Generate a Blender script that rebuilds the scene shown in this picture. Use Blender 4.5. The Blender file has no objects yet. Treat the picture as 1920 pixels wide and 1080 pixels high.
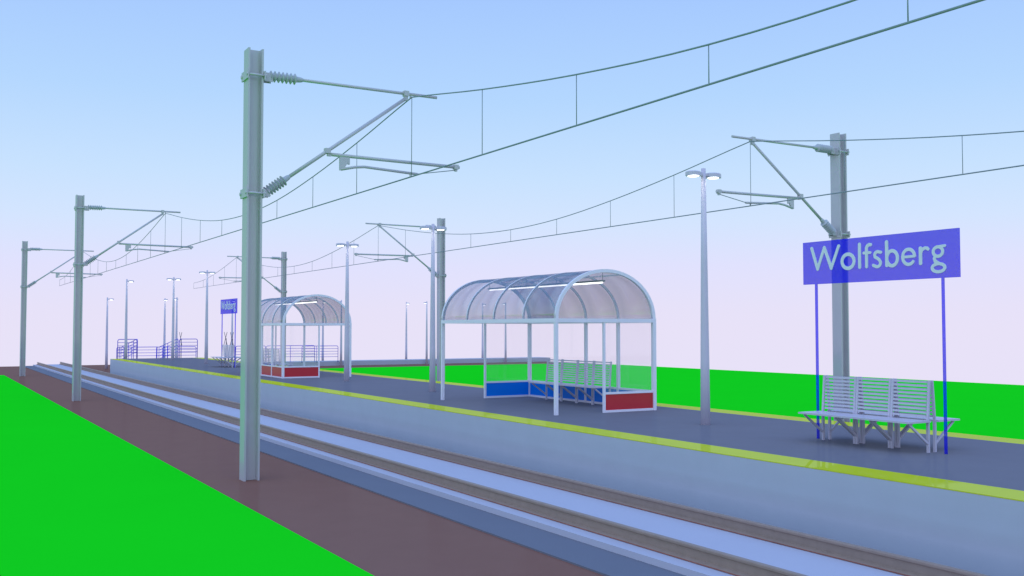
import bpy, math
from mathutils import Vector, Matrix
S = bpy.context.scene
C = S.collection
PI = math.pi
EYE = 2.65            # camera height above the ground; x = across the tracks, y = along them, z = up
PZ = 0.878            # platform height
RAIL_TOP = 0.278
UC = 12.6             # centre line of the island platform
PEND = 63.66          # far end of the platform

# ------------------------------------------------------------------ materials
def lin(r, g, b):
    f = lambda c: c/12.92 if c <= 0.04045 else ((c+0.055)/1.055)**2.4
    return tuple(f(c/255) for c in (r, g, b))

def mat(name, col, rough=0.5, spec=0.5, metal=0.0, var=0.04, scale=3.0, bump=0.0, bscale=60.0):
    m = bpy.data.materials.new(name); m.use_nodes = True
    nt = m.node_tree; b = nt.nodes['Principled BSDF']
    tc = nt.nodes.new('ShaderNodeTexCoord')
    nz = nt.nodes.new('ShaderNodeTexNoise'); nz.inputs['Scale'].default_value = scale; nz.inputs['Detail'].default_value = 4
    nt.links.new(tc.outputs['Object'], nz.inputs['Vector'])
    rp = nt.nodes.new('ShaderNodeValToRGB')
    rp.color_ramp.elements[0].position = 0.3; rp.color_ramp.elements[1].position = 0.7
    rp.color_ramp.elements[0].color = (*[c*(1-var) for c in col], 1)
    rp.color_ramp.elements[1].color = (*[min(1, c*(1+var)) for c in col], 1)
    nt.links.new(nz.outputs['Fac'], rp.inputs['Fac'])
    nt.links.new(rp.outputs['Color'], b.inputs['Base Color'])
    b.inputs['Roughness'].default_value = rough
    b.inputs['Specular IOR Level'].default_value = spec
    b.inputs['Metallic'].default_value = metal
    if bump:
        n2 = nt.nodes.new('ShaderNodeTexNoise'); n2.inputs['Scale'].default_value = bscale; n2.inputs['Detail'].default_value = 3
        nt.links.new(tc.outputs['Object'], n2.inputs['Vector'])
        bp = nt.nodes.new('ShaderNodeBump'); bp.inputs['Strength'].default_value = bump; bp.inputs['Distance'].default_value = 0.01
        nt.links.new(n2.outputs['Fac'], bp.inputs['Height']); nt.links.new(bp.outputs['Normal'], b.inputs['Normal'])
    return m

def see_through(name, tint, gloss, body=None, bodyfac=0.0, rough=0.0, graze=5.0, sheen=(1, 1, 1)):
    """clear or tinted sheet: transparent + mirror share, optionally a coloured body"""
    m = bpy.data.materials.new(name); m.use_nodes = True
    nt = m.node_tree; nt.nodes.clear()
    out = nt.nodes.new('ShaderNodeOutputMaterial')
    tr = nt.nodes.new('ShaderNodeBsdfTransparent'); tr.inputs['Color'].default_value = (*tint, 1)
    cur = tr.outputs[0]
    if body:
        df = nt.nodes.new('ShaderNodeBsdfDiffuse'); df.inputs['Color'].default_value = (*body, 1)
        mx = nt.nodes.new('ShaderNodeMixShader'); mx.inputs[0].default_value = bodyfac
        nt.links.new(cur, mx.inputs[1]); nt.links.new(df.outputs[0], mx.inputs[2]); cur = mx.outputs[0]
    gl = nt.nodes.new('ShaderNodeBsdfGlossy'); gl.inputs['Roughness'].default_value = rough; gl.inputs['Color'].default_value = (*sheen, 1)
    fr = nt.nodes.new('ShaderNodeLayerWeight'); fr.inputs['Blend'].default_value = 0.5
    pw = nt.nodes.new('ShaderNodeMath'); pw.operation = 'POWER'; pw.inputs[1].default_value = 4.0
    nt.links.new(fr.outputs['Facing'], pw.inputs[0])
    mp = nt.nodes.new('ShaderNodeMath'); mp.operation = 'MULTIPLY_ADD'; mp.inputs[1].default_value = gloss*graze; mp.inputs[2].default_value = gloss
    nt.links.new(pw.outputs[0], mp.inputs[0])
    m2 = nt.nodes.new('ShaderNodeMixShader')
    nt.links.new(mp.outputs[0], m2.inputs[0]); nt.links.new(cur, m2.inputs[1]); nt.links.new(gl.outputs[0], m2.inputs[2])
    nt.links.new(m2.outputs[0], out.inputs['Surface'])
    return m

def glow(name, strength, col=(1, 1, 1)):
    m = bpy.data.materials.new(name); m.use_nodes = True
    nt = m.node_tree; nt.nodes.clear()
    out = nt.nodes.new('ShaderNodeOutputMaterial'); e = nt.nodes.new('ShaderNodeEmission')
    e.inputs['Color'].default_value = (*col, 1); e.inputs['Strength'].default_value = strength
    nt.links.new(e.outputs[0], out.inputs['Surface']); return m

def enamel(name, col, fac, rough=0.02):
    """matt paint with a thin constant gloss, so that a flat marking mirrors softly at grazing angles"""
    m = mat(name, col, 1.0, 0.0, var=0.02, scale=2); nt = m.node_tree
    out = nt.nodes['Material Output']; b = nt.nodes['Principled BSDF']
    gl = nt.nodes.new('ShaderNodeBsdfGlossy'); gl.inputs['Roughness'].default_value = rough
    mx = nt.nodes.new('ShaderNodeMixShader'); mx.inputs[0].default_value = fac
    nt.links.new(b.outputs[0], mx.inputs[1]); nt.links.new(gl.outputs[0], mx.inputs[2]); nt.links.new(mx.outputs[0], out.inputs['Surface'])
    return m
M = {
 'ballast': enamel('ballast', (0.278, 0.133, 0.098), 0.035, 0.15),
 'grass':   mat('grass', (0.011, 0.85, 0.014), 1.0, 0.0, var=0.01, scale=0.4),
 'asphalt': enamel('asphalt', (0.225, 0.212, 0.238), 0.025, 0.1),
 'base':    mat('base_concrete', (0.20, 0.205, 0.24), 0.8, 0.1, var=0.02, scale=1.2),
 'wall':    enamel('platform_concrete', (0.565, 0.585, 0.645), 0.04, 0.1),
 'slab':    mat('slab_concrete', (0.585, 0.565, 0.63), 0.8, 0.05, var=0.012, scale=0.8),
 'rail':    mat('rail_steel', (0.37, 0.265, 0.205), 0.5, 0.3, var=0.06, scale=8),
 'rust':    mat('rust', (0.40, 0.15, 0.11), 0.6, 0.2, var=0.1, scale=8),
 'yellow':  enamel('yellow_paint', (0.70, 0.74, 0.028), 0.12),
 'steel':   enamel('galvanised_steel', (0.575, 0.55, 0.56), 0.10, 0.08),
 'porcelain': mat('insulator_grey', (0.52, 0.54, 0.55), 0.4, 0.4, var=0.03, scale=12),
 'wire':    mat('copper_wire', (0.27, 0.33, 0.34), 0.5, 0.3, var=0.05, scale=6),
 'lamp':    mat('lamp_grey', (0.70, 0.62, 0.71), 0.4, 0.4, var=0.02, scale=5),
 'frame':   mat('shelter_frame', (0.92, 0.86, 0.93), 0.4, 0.4, var=0.012, scale=4),
 'bench':   mat('bench_grey', (0.66, 0.60, 0.68), 0.4, 0.4, var=0.02, scale=6),
 'letters': mat('letter_grey', (0.82, 0.86, 0.87), 0.6, 0.3, var=0.02, scale=6),
 'red':     mat('red_panel', (0.62, 0.035, 0.05), 0.3, 0.3, var=0.02, scale=3),
 'blue':    mat('blue_panel', (0.0, 0.22, 0.85), 0.3, 0.3, var=0.02, scale=3),
 'railblue': mat('railing_blue', (0.07, 0.05, 0.75), 0.4, 0.4, var=0.02, scale=6),
 'housing': mat('housing_grey', (0.26, 0.27, 0.28), 0.4, 0.4, var=0.04, scale=5),
 'cross':   mat('cross_grey', (0.20, 0.17, 0.18), 0.5, 0.4, var=0.05, scale=6),
 'path':    mat('path_concrete', (0.50, 0.50, 0.56), 0.7, 0.2, var=0.02, scale=0.8),
 'glass':   see_through('clear_pane', (1.0, 0.99, 0.995), 0.025, body=(0.95, 0.95, 0.95), bodyfac=0.042),  # faint white body colour stands in for sky reflection paling the panes
 'roof':    see_through('tinted_pane', (0.80, 0.785, 0.79), 0.14, graze=1.2, sheen=(0.66, 0.84, 1.0), rough=0.22),
 'signblue': see_through('sign_blue', (1.0, 1.0, 1.0), 0.0, body=(0.006, 0.008, 0.98), bodyfac=0.62),
 'lampglow': glow('lamp_glow', 6.0, (0.97, 1.0, 1.0)),
 'tubeglow': glow('tube_glow', 2.2, (0.97, 1.0, 1.0)),
}

# ------------------------------------------------------------------ mesh builder
class MB:
    def __init__(s): s.v = []; s.f = []; s.mi = []; s.sm = []
    def face(s, idx, mi=0, smooth=False): s.f.append(tuple(idx)); s.mi.append(mi); s.sm.append(smooth)
    def hexa(s, c, mi=0):
        n = len(s.v); s.v += [tuple(p) for p in c]
        for q in ((0,3,2,1),(4,5,6,7),(0,1,5,4),(1,2,6,5),(2,3,7,6),(3,0,4,7)): s.face([n+i for i in q], mi)
        return s
    def box(s, x0, x1, y0, y1, z0, z1, mi=0):
        if x0 > x1: x0, x1 = x1, x0
        if y0 > y1: y0, y1 = y1, y0
        return s.hexa([(x0,y0,z0),(x1,y0,z0),(x1,y1,z0),(x0,y1,z0),(x0,y0,z1),(x1,y0,z1),(x1,y1,z1),(x0,y1,z1)], mi)
    def bar(s, p, q, w, h, side=None):
        """rectangular bar p->q, w along 'side', h along the other axis"""
        p = Vector(p); q = Vector(q); d = (q-p).normalized()
        a = Vector(side) if side else (Vector((0,0,1)).cross(d) if abs(d.z) < .95 else Vector((1,0,0)))
        a = (a - d*a.dot(d)).normalized(); b = d.cross(a)
        c = [p-a*w/2-b*h/2, p+a*w/2-b*h/2, p+a*w/2+b*h/2, p-a*w/2+b*h/2]
        return s.hexa(c+[x+(q-p) for x in c])
    def tube(s, pts, r, n=10, cap=True):
        pts = [Vector(p) for p in pts]; m = len(pts)
        rr = r if isinstance(r, (list, tuple)) else [r]*m
        dirs = []
        for i in range(m):
            if i == 0: d = pts[1]-pts[0]
            elif i == m-1: d = pts[-1]-pts[-2]
            else: d = (pts[i]-pts[i-1]).normalized()+(pts[i+1]-pts[i]).normalized()
            dirs.append(d.normalized())
        ref = Vector((0,0,1)) if abs(dirs[0].z) < .9 else Vector((0,1,0))
        a = dirs[0].cross(ref).normalized()
        base = len(s.v)
        for i in range(m):
            a = (a - dirs[i]*a.dot(dirs[i])).normalized(); b = dirs[i].cross(a)
            k = 1.0
            if 0 < i < m-1:
                cs = (pts[i]-pts[i-1]).normalized().dot(dirs[i]); k = 1/max(cs, .6)
            for j in range(n):
                t = 2*PI*j/n
                s.v.append(tuple(pts[i]+(a*math.cos(t)+b*math.sin(t))*rr[i]*(1 if k == 1 else (1+(k-1)*.5))))
        for i in range(m-1):
            for j in range(n):
                j2 = (j+1) % n
                s.face((base+i*n+j, base+i*n+j2, base+(i+1)*n+j2, base+(i+1)*n+j), 0, True)
        if cap:
            s.face([base+j for j in range(n)][::-1]); s.face([base+(m-1)*n+j for j in range(n)])
        return s
    def lathe(s, p, q, prof, n=16):
        """profile [(t along p->q in metres, radius)]"""
        p = Vector(p); d = (Vector(q)-p).normalized()
        ref = Vector((0,0,1)) if abs(d.z) < .9 else Vector((0,1,0))
        a = d.cross(ref).normalized(); b = d.cross(a); base = len(s.v)
        for t, r in prof:
            for j in range(n):
                w = 2*PI*j/n; s.v.append(tuple(p+d*t+(a*math.cos(w)+b*math.sin(w))*r))
        for i in range(len(prof)-1):
            for j in range(n):
                j2 = (j+1) % n
                s.face((base+i*n+j, base+(i+1)*n+j, base+(i+1)*n+j2, base+i*n+j2))
        s.face([base+j for j in range(n)]); s.face([base+(len(prof)-1)*n+j for j in range(n)][::-1])
        return s
    def prism(s, poly, y0, y1, mi=0):
        """poly = [(x,z)] extruded along y"""
        n = len(s.v); k = len(poly)
        s.v += [(x, y0, z) for x, z in poly]+[(x, y1, z) for x, z in poly]
        for i in range(k):
            j = (i+1) % k; s.face((n+i, n+j, n+k+j, n+k+i), mi)
        s.face([n+i for i in range(k)][::-1], mi); s.face([n+k+i for i in range(k)], mi)
        return s
    def build(s, name, mats, parent=None, bevel=0.0):
        me = bpy.data.meshes.new(name); me.from_pydata(s.v, [], s.f)
        for m in (mats if isinstance(mats, (list, tuple)) else [mats]): me.materials.append(m)
        me.polygons.foreach_set('material_index', s.mi); me.polygons.foreach_set('use_smooth', s.sm)
        import bmesh
        bm = bmesh.new(); bm.from_mesh(me); bmesh.ops.recalc_face_normals(bm, faces=bm.faces)
        if bevel: bmesh.ops.bevel(bm, geom=list(bm.edges), offset=bevel, segments=1, affect='EDGES')
        bm.to_mesh(me); bm.free()
        o = bpy.data.objects.new(name, me); C.objects.link(o)
        if parent: o.parent = parent
        return o

def thing(name, label, cat, loc=(0,0,0), rz=0.0, group=None):
    o = bpy.data.objects.new(name, None); C.objects.link(o); o.empty_display_size = .3
    o.location = loc; o.rotation_euler = (0, 0, rz); o['label'] = label; o['category'] = cat
    if group: o['group'] = group
    return o
def struct(o, kind='structure'): o['kind'] = kind; return o
KIDS = {}
def kids(o): return [c for c in bpy.data.objects if c.parent == o]
def dup(src, label, loc, rz=0.0):
    r = src.copy(); C.objects.link(r); r.location = loc; r.rotation_euler = (0, 0, rz); r['label'] = label
    for ch in kids(src):
        if ch is r: continue
        c = ch.copy(); C.objects.link(c); c.parent = r
        for g in kids(ch):
            d = g.copy(); C.objects.link(d); d.parent = c
    return r

# ------------------------------------------------------------------ ground, grass, path
Y0, Y1 = -40, 79.5
struct(MB().box(-45, 45, Y0, Y1, -0.4, 0).build('ground', M['ballast']))
struct(MB().box(-45, 4.252, Y0, 64.55, -0.2, 0.006).build('grass', M['grass']))
struct(MB().box(20.95, 45, Y0, 64.55, -0.2, 0.006).build('grass', M['grass']))
struct(MB().box(11.0, 44.8, 69.15, 71.05, -0.2, 0.315).build('path', M['path']))

# ------------------------------------------------------------------ tracks
def rail_profile():
    h = [(-.075,0),(.075,0),(.075,.012),(.012,.032),(.010,.128),(.036,.140),(.036,.162),(.028,.172),
         (-.028,.172),(-.036,.162),(-.036,.140),(-.010,.128),(-.012,.032),(-.075,.012)]
    return h
def track(xc, label):
    t = thing('railway_track', label, 'railway track', (xc, 0, 0), 0, 'electrified railway tracks either side of the platform')
    MB().box(-1.743, 1.743, Y0, Y1, -0.1, 0.022).build('base_slab', M['base'], t)
    MB().box(-1.045, 1.045, Y0, Y1, 0.0, 0.100).build('track_slab', M['slab'], t)
    for sx in (-.7535, .7535):
        r = MB().prism([(sx+x, z+RAIL_TOP-.172) for x, z in rail_profile()], Y0, Y1-.02)
        r.mi[1] = r.mi[13] = 1
        r.build('rail', [M['rail'], M['rust']], t)
    return t
track(8.1345, 'brown rails on a pale blue-grey slab in front of the platform wall')
track(17.02, 'railway track on the far side of the island platform, mostly hidden behind it')

# ------------------------------------------------------------------ platform
pl = thing('railway_platform', 'long grey island platform with yellow-green edge stripes', 'platform', (UC, 0, 0))
XA, XB = 9.863-UC, 15.284-UC
MB().box(XA, XB, Y0, PEND, -.2, PZ-.004).build('platform_wall', M['wall'], pl)
MB().box(XA+.585, XB-.61, Y0, PEND-.002, PZ-.1, PZ).build('platform_surface', M['asphalt'], pl)
MB().box(XA-.002, XA+.585, Y0, PEND-.002, PZ-.012, PZ).build('edge_stripe', M['yellow'], pl)
MB().box(XB-.61, XB+.002, Y0, PEND-.002, PZ-.012, PZ).build('edge_stripe', M['yellow'], pl)
rp = MB()
rp.hexa([(11.35,PEND,-.2),(13.84,PEND,-.2),(13.84,70.2,-.2),(11.35,70.2,-.2),(11.35,PEND,PZ-.01),(13.84,PEND,PZ-.01),(13.84,69.1,.30),(11.35,69.1,.30)])
rp = rp.build('access_ramp', M['path']); rp['label'] = 'sloping access ramp between blue handrails at the far platform end'; rp['category'] = 'ramp'

# ------------------------------------------------------------------ catenary masts
def insulator(p, q, length, n=7, r0=.055, r1=.104):
    prof = [(0, .03), (0.0, r0)]
    st = length/n
    for i in range(n):
        prof += [(st*(i+.08), r0), (st*(i+.5), r1), (st*(i+.92), r0)]
    prof += [(length, r0), (length+.05, .05), (length+.09, .045), (length+.13, .028)]
    return MB().lathe(p, q, prof, 18)
def clamp(z):
    m = MB()
    for x, e in ((-.182, .20), (.122, .20)):
        m.box(x-.012, x+.012, -e, e, z-.08, z+.08)
    for y in (-.172, .172):
        m.tube([(-.21, y, z), (.15, y, z)], .022, 8)
        for x in (-.198, .138): m.lathe((x-.012, y, z), (x+.1, y, z), [(0,.034),(.024,.034)], 6)
    return m
def mast(label, loc):
    t = thing('catenary_mast', label, 'catenary mast', loc, 0, 'steel catenary masts along the tracks')
    H = 7.65
    col = MB().box(-.168, -.134, -.145, .145, -.1, H).box(.074, .108, -.145, .145, -.1, H).box(-.134, .074, -.016, .016, -.1, H-.004)
    col.build('column', M['steel'], t)
    for z in (7.17, 5.06): clamp(z).build('clamp', M['steel'], t)
    for z0, z1, x1 in ((7.10, 7.26, .30), (5.02, 5.15, .27)):
        b = MB()
        b.box(.136, x1, -.07, -.058, z0, z1).box(.136, x1, .058, .07, z0, z1).box(.136, x1, -.058, .058, z1-.012, z1-.002)
        b.build('bracket', M['steel'], t)
    insulator((.24, 0, 7.215), (.80, 0, 7.222), .52).build('insulator', M['porcelain'], t)
    A = Vector((1.36, 0, 5.957)); B = Vector((.204, 0, 5.10)); T = Vector((2.947, 0, 7.13))
    insulator(B, A, .43).build('insulator', M['porcelain'], t)
    MB().tube([(.80, 0, 7.222), (3.615, 0, 7.226)], .030, 12).build('top_tube', M['steel'], t)
    d = (A-B).normalized()
    MB().tube([B+d*.5, A, T], .034, 12).build('diagonal_tube', M['steel'], t)
    MB().box(2.90, 3.0, -.05, .05, 7.175, 7.275).box(2.915, 2.985, -.03, .03, 7.085, 7.18).build('joint_clamp', M['steel'], t)
    MB().box(3.035, 3.065, -.012, .012, 7.155, 7.2).build('wire_clip', M['steel'], t)
    MB().box(1.31, 1.41, -.055, .055, 5.91, 6.005).box(1.36, 1.43, -.03, .03, 5.865, 5.92).build('joint_clamp', M['steel'], t)
    MB().box(4.0, 4.09, -.045, .045, 5.835, 5.925).box(4.02, 4.07, -.025, .025, 5.795, 5.84).build('joint_clamp', M['steel'], t)
    MB().tube([(1.392, 0, 5.900), (4.12, 0, 5.879)], .033, 12).build('steady_tube', M['steel'], t)
    dp = MB().prism([(1.60,5.90),(1.80,5.90),(1.80,5.74),(1.765,5.74),(1.765,5.78),(1.67,5.62),(1.60,5.62)], -.02, .02)
    dp.build('drop_plate', M['steel'], t)
    MB().tube([(1.63, 0, 5.635), (1.9, 0, 5.70), (2.10, 0, 5.723), (3.20, 0, 5.671)], .026, 10).build('registration_arm', M['steel'], t)
    MB().box(3.04, 3.06, -.012, .012, 5.600, 5.665).build('contact_clip', M['steel'], t)
    MB().tube([(3.18, 0, 5.672), (4.05, 0, 5.82)], .009, 6).build('stay_wire', M['wire'], t)
    return t
mast0 = mast('tall steel mast closest to the camera, standing on brown ballast beside the grass', (5.08, 17.54, 0))
dup(mast0, 'second steel mast along the left-hand row, in front of the distant platform end', (5.08, 40.06, 0))
dup(mast0, 'small farthest steel mast at the left edge near the end of the rails', (5.08, 62.62, 0))
dup(mast0, 'steel mast behind the large blue station sign and double bench', (20.10, 17.50, 0), PI)
dup(mast0, 'steel mast behind the lamp post left of the large shelter', (20.10, 40.10, 0), PI)
dup(mast0, 'distant steel mast rising behind the roof of the smaller far shelter', (20.10, 62.66, 0), PI)

# ------------------------------------------------------------------ overhead wires
def overhead(x, label):
    t = thing('overhead_wire', label, 'overhead wire', (x, 0, 0), 0, 'overhead contact lines with droppers')
    sp = 2.82; span = 8*sp
    zm = {0: 4.505, 1: 4.07, 2: 3.70, 3: 3.44, 4: 3.352}
    def hz(i): j = i % 8; j = j if j <= 4 else 8-j; return zm[j]+EYE
    ZC = 2.953+EYE
    i0, i1 = -8, 20
    pts = [(0, 17.48+i*sp, hz(i)) for i in range(i0, i1+1)]
    fine = []
    for i in range(i0, i1):     # smooth sag between the supports, a kink at each support
        j = i % 8; p1, p2 = hz(i), hz(i+1)
        p0 = hz(i-1) if j else 2*p1-p2-.09
        p3 = hz(i+2) if j != 7 else 2*p2-p1-.09
        for q in range(4):
            f = q/4
            z = .5*(2*p1+(p2-p0)*f+(2*p0-5*p1+4*p2-p3)*f*f+(3*p1-p0-3*p2+p3)*f**3)
            fine.append((0, 17.48+(i+f)*sp, z))
    fine.append(pts[-1])
    MB().tube(fine, .012, 6).build('carrier_wire', M['wire'], t)
    MB().tube([(0, pts[0][1], ZC), (0, pts[-1][1], ZC)], .0135, 6).build('contact_wire', M['wire'], t)
    for p in pts:
        MB().tube([(0, p[1], ZC+.012), (0, p[1], p[2]-.008)], .0072, 5).build('dropper', M['wire'], t)
overhead(8.13, 'overhead wire above the front track, rising to the top right corner')
overhead(17.05, 'overhead wire above the hidden far track, passing behind the lamp posts')

# ------------------------------------------------------------------ lamp posts
def lamp(name, label, loc, arms, rz=0, group='lamp posts with flat lit heads'):
    t = thing(name, label, 'lamp post', loc, rz, group)
    H = 4.79
    MB().tube([(0,0,-.05), (0,0,1.2), (0,0,3.0), (0,0,H)], [.094, .082, .063, .042], 14).build('post', M['lamp'], t)
    for sx in arms:
        hd = MB(); cx = sx*.245; n = 8
        def ring(z, k):
            return [(cx+k*.165*math.cos(2*PI*(i+.5)/n), k*.135*math.sin(2*PI*(i+.5)/n), z) for i in range(n)]
        b = len(hd.v); hd.v += ring(4.632, 1)+ring(4.702, 1)+ring(4.718, .8)
        for L in range(2):
            for i in range(n): hd.face((b+L*n+i, b+L*n+(i+1) % n, b+(L+1)*n+(i+1) % n, b+(L+1)*n+i))
        hd.face([b+i for i in range(n)][::-1]); hd.face([b+2*n+i for i in range(n)])
        hd.bar((sx*.03, 0, 4.675), (cx-sx*.12, 0, 4.675), .06, .05)
        h = hd.build('lamp_head', M['lamp'], t)
        MB().lathe((cx, 0, 4.631), (cx, 0, 4.0), [(0, .104), (.005, .100)], 20).build('light_disc', M['lampglow'], h)
    return t
def ulamp(px, x):   # distance along the platform of a post standing on line x seen at this bearing
    return px
L0 = lamp('double_lamp_post', 'double-headed lamp post between the large shelter and the blue station sign', (UC, 14.15, PZ), (-1, 1))
for lab, y in (('double-headed lamp post standing in front of the steel mast beside the large shelter', 25.62),
               ('double-headed lamp post at the right end of the smaller far shelter', 32.27),
               ('double-headed lamp post left of the small far station sign', 51.7),
               ('double-headed lamp post farthest along the platform, by the blue end railings', 59.5)):
    dup(L0, lab, (UC, y, PZ))
S0 = lamp('single_lamp_post', 'single-headed lamp post standing inside the left platform end railing', (10.68, 63.35, PZ), (1,), 0)
pos = [
 ('single-headed lamp post on brown ballast just left of the platform end', 10.82, 71.4, 0),
 ('single-headed lamp post behind the low railing of the far landing, head to the right', 14.55, 71.4, -PI/2),
 ('single-headed lamp post partly hidden by the farthest double lamp, head to the left', 14.81, 68.9, PI/2),
 ('single-headed lamp post seen between the legs of the small far station sign', 19.2, 71.4, -PI/2),
 ('single-headed lamp post seen through the roof of the smaller far shelter', 25.98, 71.4, -PI/2),
 ('single-headed lamp post just right of the small shelter, head to the left', 26.47, 68.9, PI/2),
 ('single-headed lamp post in the open gap between the shelters, head to the right', 32.82, 71.4, -PI/2),
 ('single-headed lamp post left of the steel mast in the gap, head to the left', 33.38, 68.9, PI/2),
 ('single-headed lamp post seen through the left bay of the large shelter, head to the right', 39.66, 71.4, -PI/2),
 ('single-headed lamp post seen through the second bay of the large shelter, head to the left', 40.38, 68.9, PI/2),
]
for lab, x, y, r in pos: dup(S0, lab, (x, y, 0), r)

# ------------------------------------------------------------------ shelters
SL, SW, SB, RISE = 2.595, 1.285, 2.0, 1.03   # half length, half width, beam top, arch rise
def arch_pts(k, n=28):
    return [(-(SW+k)*math.cos(PI*i/n), SB+(RISE+k)*math.sin(PI*i/n)) for i in range(n+1)]
def arch_sweep(m, k0, k1, y0, y1, n=28, mi=0):
    a = arch_pts(k0, n); b = arch_pts(k1, n); base = len(m.v)
    for i in range(n+1):
        m.v += [(a[i][0], y0, a[i][1]), (b[i][0], y0, b[i][1]), (b[i][0], y1, b[i][1]), (a[i][0], y1, a[i][1])]
    for i in range(n):
        p = base+4*i; q = p+4
        for e, f in ((0,1),(1,2),(2,3),(3,0)): m.face((p+e, p+f, q+f, q+e), mi, e in (1,3))
    m.face((base, base+1, base+2, base+3)); e = base+4*n; m.face((e+3, e+2, e+1, e))
    return m
def shelter(label, loc, rz):
    t = thing('platform_shelter', label, 'shelter', loc, rz, 'glazed platform shelters with arched roofs')
    ys = [-SL+i*SL/2 for i in range(5)]
    xm = -.065
    # posts
    for y in (ys[0], ys[4]): MB().box(-SW-.035, -SW+.035, y-.035, y+.035, -.02, SB-.085).build('post', M['frame'], t)
    for i, y in enumerate(ys):
        w = .04 if i in (0, 4) else .033
        MB().box(SW-w, SW+w, y-w, y+w, -.02, SB-.085).build('post', M['frame'], t)
    for y in (ys[0], ys[4]): MB().box(xm-.024, xm+.024, y-.025, y+.025, -.02, SB-.085).build('post', M['frame'], t)
    # eaves beam ring
    e = MB()
    e.box(-SW-.038, -SW+.038, -SL-.037, SL+.037, SB-.085, SB).box(SW-.042, SW+.042, -SL-.037, SL+.037, SB-.085, SB)
    e.box(-SW+.038, SW-.042, -SL-.035, -SL+.035, SB-.083, SB-.002).box(-SW+.038, SW-.042, SL-.035, SL+.035, SB-.083, SB-.002)
    e.build('eaves_beam', M['frame'], t)
    for i, y in enumerate(ys):
        w, ka, kb = (.035, -.040, .030) if i in (0, 4) else (.022, -.018, .026)
        arch_sweep(MB(), ka, kb, y-w, y+w).build('roof_rib', M['frame'], t)
    for s in (-1, 1):
        a = PI/2+s*.36; x, z = -(SW-.012)*math.cos(a), SB+(RISE-.012)*math.sin(a)
        for i in range(4):
            w0 = .035 if i == 0 else .022; w1 = .035 if i == 3 else .022
            MB().box(x-.018, x+.018, ys[i]+w0, ys[i+1]-w1, z-.015, z+.015).build('purlin', M['frame'], t)
    for i in range(4):
        w0 = .035 if i == 0 else .022; w1 = .035 if i == 3 else .022
        arch_sweep(MB(), .014, .022, ys[i]+w0, ys[i+1]-w1).build('roof_pane', M['roof'], t)
    # walls: rails, coloured lower panels, glass
    def bay(p0, p1, fixed, along):
        g = MB(); lo = MB()
        for z0, z1 in ((0.0, .05), (.385, .43)):
            r = MB()
            if along == 'y': r.box(fixed-.022, fixed+.022, p0, p1, z0, z1)
            else: r.box(p0, p1, fixed-.022, fixed+.022, z0, z1)
            r.build('wall_rail', M['frame'], t)
        out = 1 if fixed > 0 else -1
        if along == 'y':
            g.box(fixed-.004, fixed+.004, p0, p1, .43, SB-.085)
            lo.box(fixed-.009, fixed+.009, p0, p1, .05, .385, 0); lo.mi[5 if out > 0 else 3] = 1
        else:
            g.box(p0, p1, fixed-.004, fixed+.004, .43, SB-.085)
            lo.box(p0, p1, fixed-.009, fixed+.009, .05, .385, 0); lo.mi[2 if out > 0 else 4] = 1
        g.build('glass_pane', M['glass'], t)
        lo.build('lower_panel', [M['red'], M['blue']], t)
    for i in range(4):
        w0 = .04 if i == 0 else .033; w1 = .04 if i == 3 else .033
        bay(ys[i]+w0, ys[i+1]-w1, SW, 'y')
    for y in (ys[0], ys[4]): bay(xm+.024, SW-.04, y, 'x')
    return t
def tube_light(label, loc, rz):
    t = thing('tube_light', label, 'tube light', loc, rz, 'strip lights hanging under shelter roofs')
    MB().box(-.045, .045, -2.50, 2.50, 2.795, 2.83).build('housing', M['housing'], t)
    MB().tube([(0, -2.46, 2.777), (0, 2.46, 2.779)], .016, 10).build('lamp_tube', M['tubeglow'], t)
    for y in (-2.47, -.66, .66, 2.47): MB().tube([(0, y, 2.825), (0, y, 3.035)], .006, 6).build('hanger', M['housing'], t)
    return t
S1 = (12.615, 19.865, PZ); S2 = (UC, 37.8, PZ)
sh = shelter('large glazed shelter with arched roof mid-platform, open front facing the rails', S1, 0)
tl = tube_light('lit strip light under the roof of the large nearer shelter', S1, 0)
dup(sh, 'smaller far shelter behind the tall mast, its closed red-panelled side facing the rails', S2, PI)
dup(tl, 'lit strip light under the roof of the smaller far shelter', S2, PI)

# ------------------------------------------------------------------ benches
def bench(label, loc, rz, n, sides, mod=.645, group='slatted grey platform benches'):
    t = thing('platform_bench', label, 'bench', loc, rz, group)
    L = n*mod/2
    for s in sides:
        MB().box(s*.085, s*.575, -L-.06, L+.06, .436, .462).build('seat', M['bench'], t)
        bk = MB()
        def X(z): return s*(.075-.045*(z-.46)/.566)
        for i in range(10):
            z0 = .500+i*.0545; z1 = z0+.030
            for k in range(n):
                a, b = -L+k*mod+.03, -L+(k+1)*mod-.03
                bk.hexa([(X(z0)-s*.006,a,z0),(X(z0)+s*.006,a,z0),(X(z0)+s*.006,b,z0),(X(z0)-s*.006,b,z0),
                         (X(z1)-s*.006,a,z1),(X(z1)+s*.006,a,z1),(X(z1)+s*.006,b,z1),(X(z1)-s*.006,b,z1)])
        bk.build('backrest', M['bench'], t)
        for k in range(n+1):
            y = -L+k*mod
            ws = [0.0] if k in (0, n) else [-.021, .021]
            for w in ws:
                lg = MB(); br = MB()
                lg.bar((s*.075, y+w, -.01), (s*.075, y+w, .462), .036, .036, (0,1,0))
                lg.bar((s*.075, y+w, .462), (s*.030, y+w, 1.032), .036, .026, (0,1,0))
                br.bar((s*.09, y+w, .13), (s*.50, y+w, .425), .030, .030, (0,1,0))
                lg.build('leg', M['bench'], t); br.build('brace', M['bench'], t)
    return t
B1 = bench('large double-sided slatted bench under the near blue station sign', (12.575, 10.28, PZ), 0, 3, (-1, 1))
dup(B1, 'small distant double-sided slatted bench under the far blue station sign', (12.575, 47.35, PZ))
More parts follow.
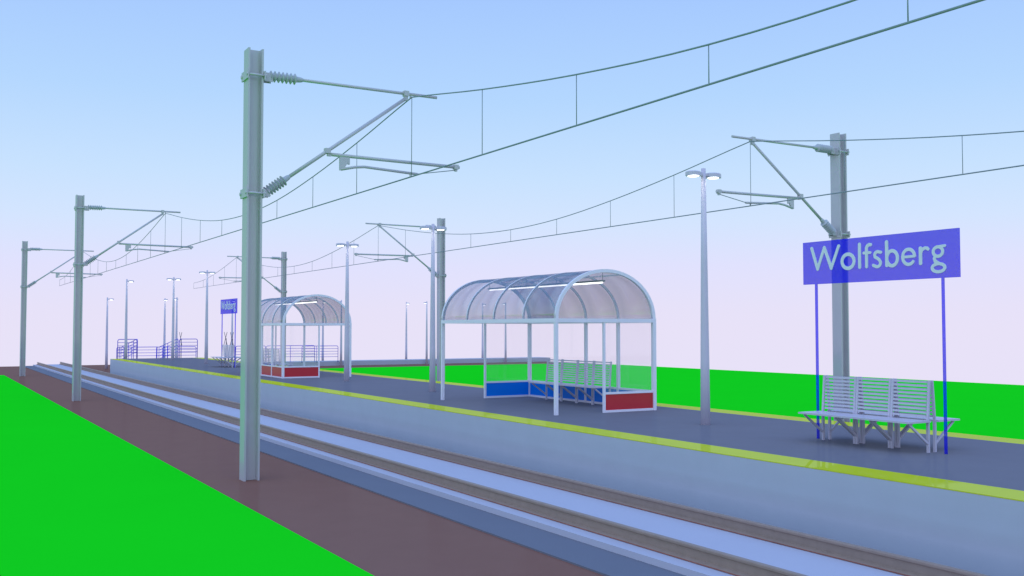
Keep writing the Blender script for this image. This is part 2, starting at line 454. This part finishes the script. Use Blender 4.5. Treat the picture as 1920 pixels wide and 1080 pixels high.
B2 = bench('single-sided slatted bench against the blue panels inside the large shelter', (13.70, 19.87, PZ), 0, 4, (-1,), .67)
dup(B2, 'single-sided slatted bench seen through the glass of the smaller far shelter', (11.52, 37.8, PZ), PI)

# ------------------------------------------------------------------ station signs with lettering
def letter_strokes():
    W, N = .0278, .0240
    seg = []   # (kind, data, half width)
    def P(pts, r): seg.append(('poly', pts, r))
    def arc(cx, cz, rx, rz, a0, a1, n=20): return [(cx+rx*math.cos(math.radians(a0+(a1-a0)*i/n)), cz+rz*math.sin(math.radians(a0+(a1-a0)*i/n))) for i in range(n+1)]
    out = []
    out.append(('W', [([(-1.245,3.095),(-1.125,2.752)],W),([(-1.125,2.752),(-.981,3.092)],.026),([(-.981,3.092),(-.843,2.752)],W),([(-.843,2.752),(-.688,3.10)],.026)]))
    out.append(('o', [(arc(-.506,2.843,.118,.112,0,360,36),W)]))
    out.append(('l', [([(-.280,2.738),(-.280,3.092)],W)]))
    out.append(('f', [([(-.148,2.738),(-.148,3.01)]+arc(-.085,3.012,.063,.064,180,75,10),W*.95),([(-.20,2.952),(-.078,2.952)],.022)]))
    out.append(('s', [([(.118,2.945)]+arc(.062,2.905,.058,.052,58,215,12)+[(.045,2.862),(.085,2.835)]+arc(.050,2.782,.062,.055,42,-125,12)+[(-.022,2.752)],N)]))
    out.append(('b', [([(.226,2.738),(.226,3.092)],W),(arc(.322,2.840,.096,.113,0,360,32),W*.95)]))
    out.append(('e', [(arc(.613,2.843,.104,.112,5,318,30),N),([(.52,2.843),(.716,2.848)],.020)]))
    out.append(('r', [([(.817,2.735),(.817,2.955)],W),([(.826,2.90)]+arc(.905,2.885,.075,.07,150,72,8)+[(.945,2.935)],N*.95)]))
    out.append(('g', [(arc(1.108,2.888,.078,.068,0,360,28),N*.95),([(1.13,2.960),(1.222,2.966)],.020),
                      ([(1.068,2.832),(1.044,2.79),(1.062,2.755)],.022),([(1.058,2.752),(1.12,2.716)],.024),(arc(1.113,2.655,.104,.058,0,360,28),N*.95)]))
    return out
def lettering():
    """outline every glyph from its pen strokes by marching squares, then extrude"""
    glyphs = []; h = .0075; x0, x1, zf, zb = -1.30, 1.28, -.025, -.0148
    def sdf(strokes, px, pz):
        best = 9
        for pts, r in strokes:
            for i in range(len(pts)-1):
                ax, az = pts[i]; bx, bz = pts[i+1]
                dx, dz = bx-ax, bz-az; L = dx*dx+dz*dz
                t = max(0, min(1, ((px-ax)*dx+(pz-az)*dz)/L)) if L else 0
                d = math.hypot(px-ax-dx*t, pz-az-dz*t)-r
                if d < best: best = d
        return best
    for ch, st in letter_strokes():
        m = MB(); glyphs.append(m)
        xs = [p[0] for pts, r in st for p in pts]; zs = [p[1] for pts, r in st for p in pts]
        ax, bx, az, bz = min(xs)-.05, max(xs)+.05, min(zs)-.05, max(zs)+.05
        # flat stroke ends: cut the round caps at the cap line and the base line
        lo, hi = (2.709, 3.122) if ch != 'g' else (2.0, 4.0)
        nx, nz = int((bx-ax)/h)+1, int((bz-az)/h)+1
        g = [[max(sdf(st, ax+i*h, az+j*h), lo-(az+j*h) if ch not in 'oseb' else -9, (az+j*h)-hi if ch not in 'ose' else -9) for j in range(nz+1)] for i in range(nx+1)]
        vid = {}
        def V(key, x, z):
            if key not in vid:
                vid[key] = len(m.v); m.v.append((zf, -x, z)); m.v.append((zb, -x, z))
            return vid[key]
        for i in range(nx):
            for j in range(nz):
                cs = [(i,j),(i+1,j),(i+1,j+1),(i,j+1)]
                poly = []; edge = []
                for k in range(4):
                    a, b = cs[k], cs[(k+1) % 4]; va, vb = g[a[0]][a[1]], g[b[0]][b[1]]
                    if va < 0: poly.append(V(a, ax+a[0]*h, az+a[1]*h))
                    if (va < 0) != (vb < 0):
                        f = va/(va-vb); f = min(.98, max(.02, f)); key = (min(a,b), max(a,b))
                        q = V(key, ax+(a[0]+(b[0]-a[0])*f)*h, az+(a[1]+(b[1]-a[1])*f)*h)
                        poly.append(q); edge.append(q)
                if len(poly) > 2: m.face(poly)
                if len(edge) == 2 and len(poly) > 2: m.face((edge[0], edge[1], edge[1]+1, edge[0]+1))
    return glyphs
def station_sign(label, loc):
    t = thing('station_sign', label, 'sign', loc, 0, 'blue station name signs on two posts')
    pn = MB().box(-.0148, .0148, -1.44, 1.44, 2.507, 3.202).build('sign_panel', M['signblue'], t)
    for y in (-1.166, 1.176): MB().tube([(0, y, -.02), (0, y, 2.507)], .024, 10).build('post', M['signblue'], t)
    for g in lettering(): g.build('letter', M['letters'], pn)
    return t
s0 = station_sign('large near blue station sign reading Wolfsberg above the double bench', (12.575, 10.245, PZ))
dup(s0, 'small distant blue station sign reading Wolfsberg left of the tall mast', (12.575, 47.4, PZ))

# ------------------------------------------------------------------ railings
def rrect(a, b, y, z0, z1, r=.11, n=6):
    pts = [(a, y, z0), (a, y, z1-r)]
    pts += [(a+r-r*math.cos(PI/2*i/n), y, z1-r+r*math.sin(PI/2*i/n)) for i in range(1, n+1)]
    pts += [(b-r+r*math.sin(PI/2*i/n), y, z1-r+r*math.cos(PI/2*i/n)) for i in range(0, n+1)]
    pts += [(b, y, z0)]
    return pts
RG = 'blue tubular railings beyond the platform end'
def railing_panel(label, loc, w, h=1.165, nb=4, posts=(), rz=0):
    t = thing('railing_panel', label, 'railing', loc, rz, RG)
    MB().tube(rrect(0, w, 0, -.02, h), .021, 8).build('frame', M['railblue'], t)
    for i in range(nb): MB().tube([(.015, 0, h-.196*(i+1)), (w-.015, 0, h-.196*(i+1))], .016, 6).build('bar', M['railblue'], t)
    for x in posts: MB().tube([(x, 0, -.02), (x, 0, h)], .018, 8).build('post', M['railblue'], t)
    return t
railing_panel('blue round-cornered railing panel at the near left corner of the platform end', (10.26, PEND-.06, PZ), 1.09)
railing_panel('blue round-cornered railing panel on the right part of the platform end', (13.86, PEND-.06, PZ), 1.09)
def ramp_rail(label, x):
    t = thing('ramp_handrail', label, 'handrail', (x, PEND+.02, PZ), 0, RG)
    ya, yb, dz = .35, 5.7, -.58
    MB().tube([(0,0,-.02),(0,0,1.05),(0,.1,1.165),(0,ya,1.165),(0,yb,1.165+dz),(0,yb+.55,1.165+dz),(0,yb+.65,1.05+dz),(0,yb+.65,dz)], .021, 8).build('frame', M['railblue'], t)
    for i in range(1, 5):
        z = 1.165-.196*i
        MB().tube([(0,0,z),(0,ya,z),(0,yb,z+dz),(0,yb+.63,z+dz)], .016, 6).build('bar', M['railblue'], t)
    for y in (1.3, 3.0, 4.4, yb):
        k = dz*(y-ya)/(yb-ya) if y > ya else 0
        MB().tube([(0,y,k-.02),(0,y,k+1.165)], .018, 8).build('post', M['railblue'], t)
ramp_rail('sloping blue handrail along the left side of the end ramp', 11.40)
ramp_rail('sloping blue handrail along the right side of the end ramp', 13.80)
railing_panel('low blue railing across the far landing behind the end ramp', (11.38, 70.9, .28), 5.2, 1.165, 4, (.45, .95, 2.55, 3.9))
railing_panel('short blue railing at the right edge of the landing, beside the lamp post', (14.2, 70.2, .28), .95, 1.165, 4, (.3,))
railing_panel('blue railing beside the raised path, seen through the end glass of the far shelter', (21.05, 69.3, .28), 3.55, 1.2, 4, (1.75,))
railing_panel('blue railing with round right corner standing free right of the far shelter', (23.55, 69.0, .28), 2.72, 1.165, 4, (1.1,))
railing_panel('blue railing beside the raised path, seen left of the tall mast under the far sign', (18.9, 69.3, .28), 2.1, 1.2, 4, (1.0,))

# ------------------------------------------------------------------ crossbucks
def crossbuck(label, loc):
    t = thing('crossbuck_sign', label, 'crossing sign', loc, 0, 'thin crossbuck signs at the foot crossing')
    MB().tube([(0,0,-.02), (0,0,2.0)], .028, 8).build('post', M['cross'], t)
    MB().bar((-.036,-.42,1.52),(-.036,.42,2.44), .016, .07, (1,0,0)).build('board', M['cross'], t)
    MB().bar((-.054,-.42,2.44),(-.054,.42,1.52), .016, .07, (1,0,0)).build('board', M['cross'], t)
    return t
c0 = crossbuck('thin crossbuck post behind the right-hand platform end railing panel', (15.85, 72.2, 0))
dup(c0, 'thin crossbuck between the legs of the small far station sign', (19.0, 72.2, 0))
dup(c0, 'thin crossbuck just right of the far station sign, touching its right leg', (18.4, 68.3, 0))

# ------------------------------------------------------------------ sky, sun, camera
w = bpy.data.worlds.new('World'); S.world = w; w.use_nodes = True
nt = w.node_tree; bg = nt.nodes['Background']
tc = nt.nodes.new('ShaderNodeTexCoord'); sp = nt.nodes.new('ShaderNodeSeparateXYZ')
nt.links.new(tc.outputs['Generated'], sp.inputs[0])
rp = nt.nodes.new('ShaderNodeValToRGB'); cr = rp.color_ramp
nt.links.new(sp.outputs['Z'], rp.inputs['Fac'])
stops = [(0.0, lin(232,226,248)), (.02, lin(231,226,249)), (.062, lin(225,226,254)), (.105, lin(212,229,255)), (.150, lin(200,226,255)),
         (.225, lin(180,215,255)), (.318, lin(165,201,255)), (.6, (.27,.48,1.0)), (1.0, (.20,.40,1.0))]
while len(cr.elements) < len(stops): cr.elements.new(.5)
for e, (p, c) in zip(cr.elements, stops): e.position = p; e.color = (*c, 1)
nt.links.new(rp.outputs['Color'], bg.inputs['Color']); bg.inputs['Strength'].default_value = 1.0

sun = bpy.data.lights.new('sun', 'SUN'); sun.energy = 0.85; sun.angle = math.radians(80); sun.color = (0.80, 0.92, 1.0)
so = bpy.data.objects.new('sun', sun); C.objects.link(so)      # veiled, very soft daylight: no hard shadows in the place
so.rotation_euler = Vector((0.40, 0.38, -0.83)).to_track_quat('-Z', 'Y').to_euler()
cam = bpy.data.cameras.new('camera'); cam.lens = 35.0; cam.sensor_width = 36.0; cam.clip_end = 2000; cam.clip_start = .05
co = bpy.data.objects.new('camera', cam); C.objects.link(co)
co.location = (0, 0, EYE); co.rotation_euler = (math.radians(90+2.3737), 0, math.radians(-30.7396))
S.camera = co
S.view_settings.view_transform = 'Standard'; S.view_settings.look = 'None'
S.view_settings.exposure = 0; S.view_settings.gamma = 1
S.cycles.transparent_max_bounces = 24; S.cycles.max_bounces = 10
